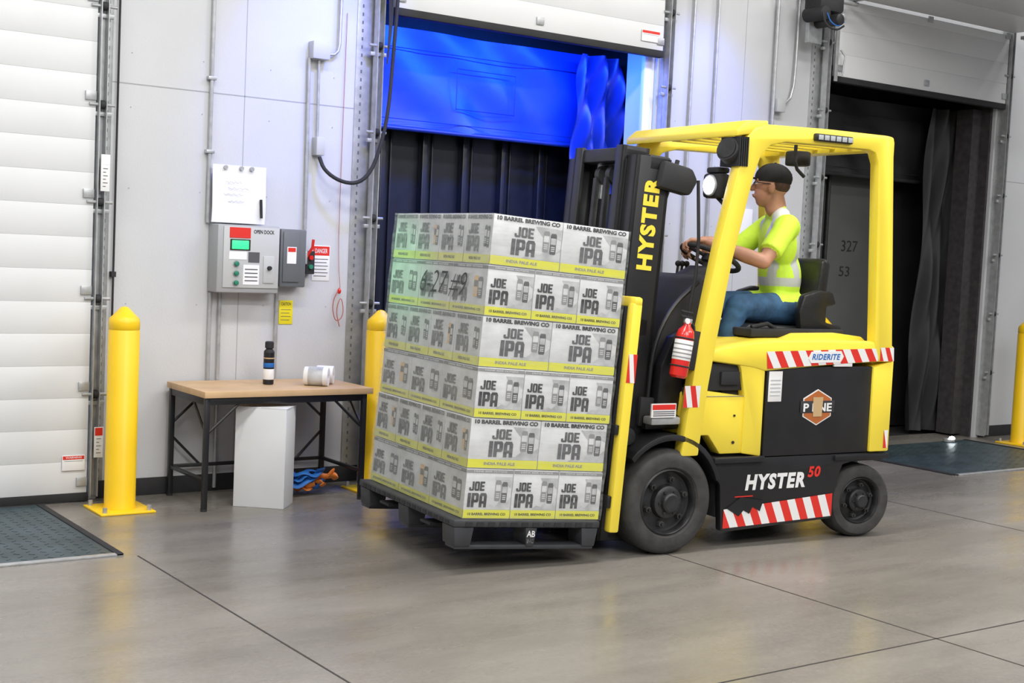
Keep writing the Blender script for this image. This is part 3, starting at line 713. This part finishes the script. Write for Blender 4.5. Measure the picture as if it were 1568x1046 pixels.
u=SWn.orthogonal().normalized(); w=SWn.cross(u)
for a in (0,120,240): p.tube([SWc,SWc+(u*math.cos(math.radians(a))+w*math.sin(math.radians(a)))*.165],.011,'blackm')
p.make('steering_wheel',FL)
p=Part()
SX=-.14
def sh(pl): return [(a+SX,b) for a,b in pl]
p.prism(sh([(.76,1.09),(.74,1.13),(.80,1.165),(1.22,1.15),(1.28,1.19),(1.30,1.10)]),.25,.75,'y','seat',.03)
p.prism(sh([(1.27,1.15),(1.33,1.36),(1.35,1.52),(1.38,1.54),(1.42,1.51),(1.40,1.30),(1.38,1.12)]),.32,.68,'y','seat',.03)
for y in (.20,.76): 
    p.prism(sh([(1.12,1.12),(1.10,1.24),(1.13,1.33),(1.24,1.36),(1.34,1.35),(1.37,1.28),(1.30,1.27),(1.30,1.18),(1.42,1.16),(1.42,1.10)]),y,y+.05,'y','seat',.015)
p.box((.58,.14,1.10),(1.24,.86,1.145),'blackm',.01)
p.tube([(.8,.2,1.14),(.72,.18,1.17),(.62,.19,1.15)],.012,'blackm')
p.make('seat',FL)
p=Part()
for k in range(3): p.tube([(.50+.03*k,.74,1.3),(.52+.03*k,.74,1.46)],.007,'blackm'); p.sph((.52+.03*k,.74,1.47),.017,'blackm')
p.tube([(.12,.14,.75),(.15,.13,1.2),(.2,.13,1.5),(.17,.13,1.9)],.009,'blackm',smooth=1)
p.tube([(-.02,.24,.7),(-.03,.22,1.2),(0,.22,1.7),(.1,.22,2.0)],.012,'blackm',smooth=1)
p.make('levers_hoses',FL)

MS=empty('mast',FL,(-1.19,-.03,.26),(0,TH,0))
p=Part()
def chan(x0,x1,y0,y1,z0,z1,openy):
    t=.018
    p.box((x0,y0,z0),(x0+t*1.3,y1,z1),'black',.003); p.box((x1-t*1.3,y0,z0),(x1,y1,z1),'black',.003)
    if openy>0: p.box((x0,y0,z0),(x1,y0+t,z1),'black',.003)
    else: p.box((x0,y1-t,z0),(x1,y1,z1),'black',.003)
chan(.875,1.085,.18,.27,-.14,1.81,1); chan(.875,1.085,.74,.83,-.14,1.81,-1)
chan(.85,1.01,.275,.345,-.10,1.86,1); chan(.85,1.01,.665,.735,-.10,1.86,-1)
p.box((.95,.18,1.74),(1.08,.83,1.82),'black',.01); p.box((.95,.18,.9),(1.05,.83,1.0),'black',.01); p.box((.93,.18,-.13),(1.06,.83,.05),'black',.01)
p.box((.86,.275,1.78),(1.0,.735,1.85),'black',.01)
for y in (.38,.62): p.cyl((.95,y,-.05),(.95,y,1.6),.028,'blackm'); p.cyl((.95,y,1.0),(.95,y,1.78),.02,'steel')
for y in (.45,.55): p.box((.87,y-.012,.1),(.90,y+.012,1.7),'rim',.002); p.cyl((.93,y-.02,1.72),(.93,y+.02,1.72),.05,'rim')
p.box((.98,.33,.9),(1.0,.35,1.45),'yellow',.004)
for z in (.05,.4): p.cyl((.96,.12,z),(.96,.18,z),.045,'rim',b=.006)
p.prism([(1.0,1.66),(1.02,1.80),(1.20,1.78),(1.24,1.72),(1.20,1.64)],.14,.22,'y','blackm',.02)
p.box((1.04,.16,.45),(1.14,.26,.6),'blackm',.01)
p.make('mast_channels',MS)
p=Part(); p.text('HYSTER',FYup(.982,.178,1.475),.47,.095,'yellow',.05,0,1.18); p.make('mast_lettering',MS)
p=Part()
for z in (.08,.46): p.box((.785,.10,z),(.83,.92,z+.10),'black',.008)
for y in (.33,.69): p.box((.80,y-.02,.05),(.90,y+.02,.6),'black',.006)
for y in (-.02,.985): 
    p.box((.808,y,-.06),(.865,y+.055,1.07),'yellow',.012)
p.box((.815,-.02,1.05),(.865,1.04,1.10),'yellow',.014)
p.box((.785,-.01,.42),(.81,1.03,.47),'black',.006); p.box((.785,-.01,.06),(.81,1.03,.12),'black',.006)
for y in (.2,.35,.67,.82): p.box((.80,y,.5),(.83,y+.03,1.06),'black',.004)
p.make('load_backrest',MS)
p=Part()
stripes(p,(.811,.82),(.862,.82),(.811,.68),(.862,.68),2,-.0225,.9); p.make('backrest_tape',MS)
p=Part()
for y in (.24,.72):
    p.prism([(.79,.55),(.79,-.088),(-.04,-.080),(-.04,-.066),(.752,-.050),(.755,.55)],y,y+.11,'y','blackm',.003)
p.make('forks',MS)

# ============================================================ PALLET
S=FRM@SM_local
p=Part()
PL0,PL1=-.05,.748; PW0,PW1=-.02,1.085
p.box((PL0,PW0,-.035),(PL1,PW1,-.001),'pallet',.006)
for x0,x1 in ((PL0+.005,PL0+.11),(.335,.40),(PL1-.10,PL1-.005)):
    for y0,y1 in ((PW0+.004,PW0+.13),(.48,.60),(PW1-.13,PW1-.004)):
        p.prism([(x0,-.036),(x1,-.036),(x1-.012,-.125),(x0+.012,-.125)],y0,y1,'y','pallet',.005)
for y0,y1 in ((PW0+.01,PW0+.11),(.49,.59),(PW1-.11,PW1-.01)): p.box((PL0+.02,y0,-.14),(PL1-.02,y1,-.118),'pallet',.006)
k=PL0+.06
while k<PL1-.03:
    p.box((k,PW0-.003,-.03),(k+.035,PW0+.002,-.010),'blackm'); k+=.06
k=PW0+.05
while k<PW1-.05:
    p.box((PL0-.003,k,-.03),(PL0+.002,k+.035,-.010),'blackm'); k+=.06
p.text('AB',FY(.367,PW0+.003,-.065),.045,.03,'white',.02); p.text('INC',FY(.367,PW0+.004,-.10),.035,.02,'white',.02)
o=p.make('plastic_pallet'); o.matrix_world=S

# ============================================================ BEER CASES
CL,CW,th=.75,1.06,.235
ROOT=empty('beer_case_stack'); ROOT.matrix_world=S
p=Part()
def facepanel(FM,w,h,big,side,seed):
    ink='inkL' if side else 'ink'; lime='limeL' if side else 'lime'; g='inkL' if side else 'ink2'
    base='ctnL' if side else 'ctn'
    def rect(a0,a1,b0,b1,d,mt):
        p.poly([(a0,b0,d),(a1,b0,d),(a1,b1,d),(a0,b1,d)],mt,FM(0,0,0))
    rect(.002,w-.002,.004,.044,.0012,lime)
    if not side:
        p.poly([(w*.44,.046,.0010),(w-.003,.046,.0010),(w-.003,h*.46,.0010),(w*.90,h*.34,.0010),(w*.78,h*.40,.0010),(w*.66,h*.25,.0010),(w*.56,h*.29,.0010)],'marb',FM(0,0,0))
        p.poly([(w*.60,h-.034,.0010),(w*.72,h*.66,.0010),(w*.86,h*.72,.0010),(w-.003,h*.62,.0010),(w-.003,h-.034,.0010)],'marb',FM(0,0,0))
    if big:
        p.text('10 BARREL BREWING CO',FM(w*.5,h-.015,.002),w*.90,.020,ink,.05)
        tx,tw=(w*.45,w*.34) if not side else (w*.32,w*.46)
        g2='ink2' if not side else 'inkL'
        p.block('JOE',FM(tx,h*.70,.002),tw*.82,.048,g2)
        p.block('IPA',FM(tx,h*.40,.002),tw,.074,g2)
        p.text('INDIA PALE ALE',FM(w*.45,.025,.002),w*.44,.014,'ink3' if not side else 'inkL',.03)
        cx=w*.82
    else:
        rect(.002,w-.002,h-.018,h-.003,.0012,'ink3' if not side else 'inkL')
        p.text('DRINK BEER OUTSIDE',FM(w*.5,h-.0105,.002),w*.7,.008,'ctn',.01)
        tx,tw=w*.27,w*.40
        p.block('JOE',FM(tx-tw*.06,h*.66,.002),tw*.82,.043,ink)
        p.block('IPA',FM(tx,h*.38,.002),tw,.066,ink)
        p.text('10 BARREL BREWING CO',FM(w*.5,.024,.002),w*.8,.012,ink,.03)
        cx=w*.76
    ch=h*.42; cw=w*.09 if big else w*.12
    cy=h*.56
    X=FM(cx,cy,.0016)
    def can(ox,oy,mt1,mt2):
        pts=[(ox-cw*.4,-ch/2),(ox+cw*.4,-ch/2),(ox+cw*.5,-ch*.42),(ox+cw*.5,ch*.40),(ox+cw*.36,ch/2),(ox-cw*.36,ch/2),(ox-cw*.5,ch*.40),(ox-cw*.5,-ch*.42)]
        p.poly([(a,b+oy,0) for a,b in pts],mt1,X)
        p.poly([(a,b+oy,0.0004) for a,b in [(ox-cw*.42,-ch*.02),(ox+cw*.42,-ch*.02),(ox+cw*.42,ch*.28),(ox-cw*.42,ch*.28)]],mt2,X)
        for q in range(3): p.poly([(ox-cw*.3,oy-ch*.35+q*ch*.09,.0004),(ox+cw*.3,oy-ch*.35+q*ch*.09,.0004),(ox+cw*.3,oy-ch*.31+q*ch*.09,.0004),(ox-cw*.3,oy-ch*.31+q*ch*.09,.0004)],base,X)
    if side and seed%3==1: can(-cw*.45,0,'tan','inkL'); can(cw*.6,-.004,'inkL','ctnL')
    elif side: can(-cw*.5,0,'inkL','ctnL'); can(cw*.6,-.004,'inkL','ctnL')
    else: can(-cw*.55,.004,'ink3','ctn'); can(cw*.6,-.004,'ink2','marb')
for t in range(6):
    z=t*th; big=(t%2==1)
    nx=2 if big else 3; ny=4 if big else 3
    jx=random.uniform(-.003,.003); jy=random.uniform(-.003,.003)
    w=CL/nx; d=CW/ny
    for i in range(nx):
        for j in range(ny):
            e=.0012
            if 0<i<nx-1 and 0<j<ny-1: continue
            p.box((i*w+e+jx,j*d+e+jy,z+.001),((i+1)*w-e+jx,(j+1)*d-e+jy,z+th-.0015),'ctn' ,.004)
    for i in range(nx):
        ox=i*w+jx
        facepanel(lambda a,b,dd,ox=ox,z=z,jy=jy:FY(ox+a,jy+.0012-dd,z+b),w,th-.002,big,False,t*10+i)
    for j in range(ny):
        oy=(j+1)*d+jy
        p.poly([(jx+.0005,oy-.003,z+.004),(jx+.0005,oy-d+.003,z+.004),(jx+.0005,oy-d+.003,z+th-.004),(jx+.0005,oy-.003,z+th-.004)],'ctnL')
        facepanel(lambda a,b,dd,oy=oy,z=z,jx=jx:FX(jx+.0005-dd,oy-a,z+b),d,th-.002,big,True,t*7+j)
p.text('6-27 #9',FX(-.012,.42,4*th+.13),.5,.12,'ink',-.01,.3)
p.make('cases',ROOT)
p=Part()
def ring(z): 
    a=.008+.002*math.sin(z*31); r=[]
    return [(-a,-a,z),(CL+a,-a,z),(CL+a,CW+a,z),(-a,CW+a,z)]
tb=bmesh.new(); rs=[]
for k in range(25):
    rs.append([tb.verts.new(q) for q in ring(.0+1.41*k/24)])
for a,b_ in zip(rs[:-1],rs[1:]):
    for i in range(4): tb.faces.new((a[i],a[(i+1)%4],b_[(i+1)%4],b_[i]))
p.add(tb,'film'); p.make('stretch_wrap',ROOT)

# ============================================================ DRIVER
DR=empty('forklift_driver',loc=FRM.translation,rot=(0,0,ANG))
def remesh(part,name,vox,smooth_it,parent,assign,mats):
    o=part.make(name+'_src')
    md=o.modifiers.new('r','REMESH'); md.mode='VOXEL'; md.voxel_size=vox; md.use_smooth_shade=True
    ms=o.modifiers.new('s','SMOOTH'); ms.factor=.5; ms.iterations=smooth_it
    bpy.context.view_layer.update()
    me=bpy.data.meshes.new_from_object(o.evaluated_get(bpy.context.evaluated_depsgraph_get()))
    bpy.data.objects.remove(o)
    me.name=name; me.materials.clear()
    for m in mats: me.materials.append(M[m])
    for f in me.polygons:
        f.use_smooth=True; f.material_index=assign(f.center,f.normal)
    n=bpy.data.objects.new(name,me); COL.objects.link(n); n.parent=parent
    return n
p=Part()
TW=math.radians(-28)
Rz=Matrix.Rotation(TW,3,'Z')
shN=Vector((.945,.325,1.705)); shF=Vector((1.10,.675,1.71))
elN=Vector((.745,.27,1.50)); elF=Vector((.86,.79,1.49))
wrN=Vector((.505,.475,1.600)); wrF=Vector((.625,.68,1.56))
ry=lambda a:Matrix.Rotation(math.radians(a),3,'Y')
p.sph((1.04,.5,1.60),(.112,.178,.17),'shirt',Rz@ry(-6)); p.sph((1.06,.5,1.42),(.120,.155,.19),'shirt',Rz@ry(-4)); p.sph((1.07,.5,1.26),(.13,.17,.11),'shirt')
p.caps(shN.lerp(shF,.06)-Vector((-.01,0,.01)),.072,shN.lerp(shF,.94)-Vector((-.01,0,.01)),.072,'shirt')
p.caps(shN.lerp(shF,.34)+Vector((0,0,.05)),.056,shN.lerp(shF,.66)+Vector((0,0,.05)),.056,'shirt')
p.caps((1.02,.5,1.77),.056,(.985,.5,1.88),.055,'skin')
for s_,e_,w_ in ((shN,elN,wrN),(shF,elF,wrF)):
    p.caps(s_,.066,s_.lerp(e_,.45),.062,'shirt'); p.cyl(s_,s_.lerp(e_,.74),.066,'shirt',r2=.064)
    p.caps(s_.lerp(e_,.5),.045,e_,.039,'skin'); p.caps(e_,.040,e_.lerp(w_,.3),.042,'skin'); p.caps(e_.lerp(w_,.3),.042,w_,.026,'skin')
for sg,yk in ((-1,.35),(1,.66)):
    hip=Vector((1.07,.5+sg*.09,1.245)); kn=Vector((.65,yk,1.25)); an=Vector((.53,yk,.93))
    p.caps(hip,.095,kn,.070,'jeans'); p.caps(kn,.066,kn.lerp(an,.35),.060,'jeans'); p.caps(kn.lerp(an,.35),.060,an,.048,'jeans')
    p.sph((an.x-.04,yk,.885),(.12,.045,.045),'shoe'); p.caps((an.x,yk,.95),.045,(an.x,yk,.90),.045,'shoe')
def distseg(c,a,b):
    t=max(0,min(1,(c-a).dot(b-a)/(b-a).length_squared)); return (c-(a+(b-a)*t)).length,t
Rzi=Rz.inverted()
def assign(c,n):
    onarm=False
    for s_,e_,w_ in ((shN,elN,wrN),(shF,elF,wrF)):
        d1,t1=distseg(c,s_,e_); d2,t2=distseg(c,e_,w_)
        if d2<.056 and t1>.7: return 0
        if d1<.075 and t1>.755: return 0
        if d1<.072 and t1>.12: onarm=True
    if c.z<.935: return 3
    if onarm: return 1
    if c.x<.93 and c.z<1.36: return 2
    if c.z<1.285: return 2
    if c.z>1.815 and (c.xy-Vector((1.0,.5))).length<.085: return 0
    q=Rzi@(c-Vector((1.04,.5,0)))
    if 1.37<c.z<1.42 and abs(q.y)<.2: return 4
    if c.z>1.42 and .085<abs(q.y)<.13: return 4
    return 1
body=remesh(p,'body',.007,7,DR,assign,['skin','shirt','jeans','shoe','refl'])
p=Part(); p.sph((1.13,.36,1.265),(.05,.07,.02),'redp'); p.make('red_shirt_hem',DR)
def hand(name,wr,dr,up,mirror):
    dr=dr.normalized(); side=dr.cross(up).normalized()*(1 if not mirror else -1); up=(up-dr*up.dot(dr)).normalized()
    p=Part()
    p.caps(wr-dr*.03,.027,wr+dr*.015,.026,'skin')
    for k in (-.027,-.009,.009,.027): p.caps(wr+dr*.012+side*k*.7,.015,wr+dr*.085+side*k,.0125,'skin',seg=12)
    lens=(.041,.046,.043,.033)
    for k,L_ in zip((.029,.0098,-.0098,-.029),lens):
        q=wr+dr*.086+side*k; ang=0
        for i,(f_,da) in enumerate(((1,28),(.68,62),(.55,50))):
            ang+=math.radians(da); d=dr*math.cos(ang)-up*math.sin(ang); q2=q+d*L_*f_*.86
            p.caps(q,.0095-.001*i,q2,.0088-.001*i,'skin',seg=10); q=q2
    q=wr+dr*.03+side*.022
    for d,L_,r in (((side*.75+dr*.55-up*.35),.038,.0115),((dr*.8+side*.25-up*.75),.032,.0100),((dr*.6-side*.2-up*.9),.024,.009)):
        d=d.normalized(); q2=q+d*L_; p.caps(q,r,q2,r*.93,'skin',seg=10); q=q2
    return remesh(p,name,.0035,3,DR,lambda c,n:0,['skin'])
upv=Vector((.25,0,1))
hand('hand_left',wrN,Vector((-.85,.5,-.02)),upv,False)
hand('hand_right',wrF,Vector((-1,-.15,-.02)),upv,True)
HD=empty('head',DR,(.965,.5,1.925),(0,math.radians(-4),math.radians(136)))
p=Part()
p.sph((0,0,.025),(.098,.076,.098),'skin',u=32,v=24); p.sph((.022,0,-.045),(.07,.058,.075),'skin'); p.sph((.035,0,-.085),(.045,.04,.035),'skin')
p.caps((-.02,0,-.05),.055,(-.03,0,-.12),.052,'skin')
p.caps((.092,0,.015),.010,(.108,0,-.022),.014,'skin'); p.sph((.082,0,-.06),(.02,.028,.012),'skin'); p.sph((.078,0,.03),(.02,.055,.012),'skin')
for s_ in (-1,1):
    p.sph((-.005,s_*.078,-.012),(.020,.010,.030),'skin')
remesh(p,'head_skin',.0045,4,HD,lambda c,n:0,['skin'])
p=Part()
for s_ in (-1,1):
    p.sph((.083,s_*.031,.012),(.012,.015,.010),'eye'); p.sph((.093,s_*.031,.012),(.004,.006,.006),'ink'); p.sph((.090,s_*.031,.034),(.008,.02,.004),'hair')
    p.tube([(.10,s_*.03,.012),(.085,s_*.065,.014),(.0,s_*.082,.012)],.0025,'blackm')
p.sph((.098,0,-.055),(.006,.024,.0045),'lip'); p.sph((.094,0,-.063),(.006,.02,.005),'lip')
p.make('face',HD)
p=Part()
p.sph((-.024,0,.012),(.078,.0765,.055),'hair',u=32,v=24)
p.make('hair',HD)
p=Part()
tb=bmesh.new(); bmesh.ops.create_uvsphere(tb,u_segments=36,v_segments=24,radius=1)
bmesh.ops.delete(tb,geom=[v for v in tb.verts if v.co.z<-.30],context='VERTS')
tb.transform(Matrix.Translation((-.004,0,.046))@Matrix.Diagonal((.1045,.082,.086,1))); p.add(tb,'cap')
for a in range(3):
    t=math.pi*a/3; p.tube([(-.004+.105*math.cos(t)*math.cos(q),.0825*math.sin(t)*math.cos(q),.046+.0865*math.sin(q)) for q in [math.pi*k/16 for k in range(17)]],.0012,'blackm',seg=5)
p.prism([(.085,-.066),(.13,-.058),(.160,-.033),(.170,0),(.160,.033),(.13,.058),(.085,.066)],.036,.041,'z','cap',.002); p.sph((-.004,0,.132),(.008,.008,.005),'cap')
p.make('baseball_cap',HD)

# ============================================================ LIGHTS
def area(name,loc,size,power,col=(1,1,1),target=None,sy=None):
    l=bpy.data.lights.new(name,'AREA'); l.energy=power; l.color=col; l.shape='RECTANGLE'; l.size=size; l.size_y=sy or size
    o=bpy.data.objects.new(name,l); COL.objects.link(o); o.location=loc
    if target is not None: o.rotation_euler=(Vector(target)-Vector(loc)).to_track_quat('-Z','Y').to_euler()
    return o
for x in (-1.5,2.5,6.5,10.5):
    for y in (0.5,4.4):
        area('ceiling_lamp',(x,y,5.2),2.4,135,(1,.985,.96),sy=.6)
area('ceiling_lamp',(3.0,-2.0,5.0),4,210,(1,.98,.95),(4.5,5.5,.9),sy=1.5)
area('blue_curtain_fill',(5.25,W+.07,3.0),1.8,75,(.02,.13,1),(5.3,8.0,2.2),sy=.04)  # fill added behind the door panel so the curtain glows blue
def spot(name,loc,tgt,e,col,deg,blend=1,soft=.1):
    l=bpy.data.lights.new(name,'SPOT'); l.energy=e; l.color=col; l.spot_size=math.radians(deg); l.spot_blend=blend; l.shadow_soft_size=soft
    o=bpy.data.objects.new(name,l); COL.objects.link(o); o.location=loc; o.rotation_euler=(Vector(tgt)-Vector(loc)).to_track_quat('-Z','Y').to_euler(); return o
spot('blue_wall_spill',(4.0,6.3,3.8),(3.80,7.44,2.5),200,(.15,.22,1),52)  # unseen spot, added for the blue spill left of the door
spot('blue_wall_spill',(6.6,6.3,3.8),(6.95,7.44,2.5),150,(.15,.22,1),52)  # second unseen spot, added for the spill on the right
spot('green_panel_spill',(2.6,6.9,2.0),(3.5,6.05,1.42),60,(.05,1,.35),26,1,.05)  # unseen spot added for the control panel's green glow on the stack
w=bpy.data.worlds.new('World'); SC.world=w; w.use_nodes=True; w.node_tree.nodes['Background'].inputs[0].default_value=(.88,.92,1,1); w.node_tree.nodes['Background'].inputs[1].default_value=.34

# ============================================================ CAMERA
yaw=math.radians(54.5);pit=math.radians(3.87);roll=math.radians(2.65)
F=Vector((math.cos(yaw)*math.cos(pit),math.sin(yaw)*math.cos(pit),-math.sin(pit)))
R0=Vector((math.sin(yaw),-math.cos(yaw),0)); U0=R0.cross(F)
Rv=R0*math.cos(roll)+U0*math.sin(roll); Uv=-R0*math.sin(roll)+U0*math.cos(roll)
Mx=Matrix((( Rv.x,Uv.x,-F.x,0),(Rv.y,Uv.y,-F.y,0),(Rv.z,Uv.z,-F.z,1.5),(0,0,0,1)))
cam=bpy.data.cameras.new('camera'); cam.sensor_width=36; cam.lens=2060/1568*36; cam.clip_end=100
co=bpy.data.objects.new('camera',cam); COL.objects.link(co); co.matrix_world=Mx; SC.camera=co
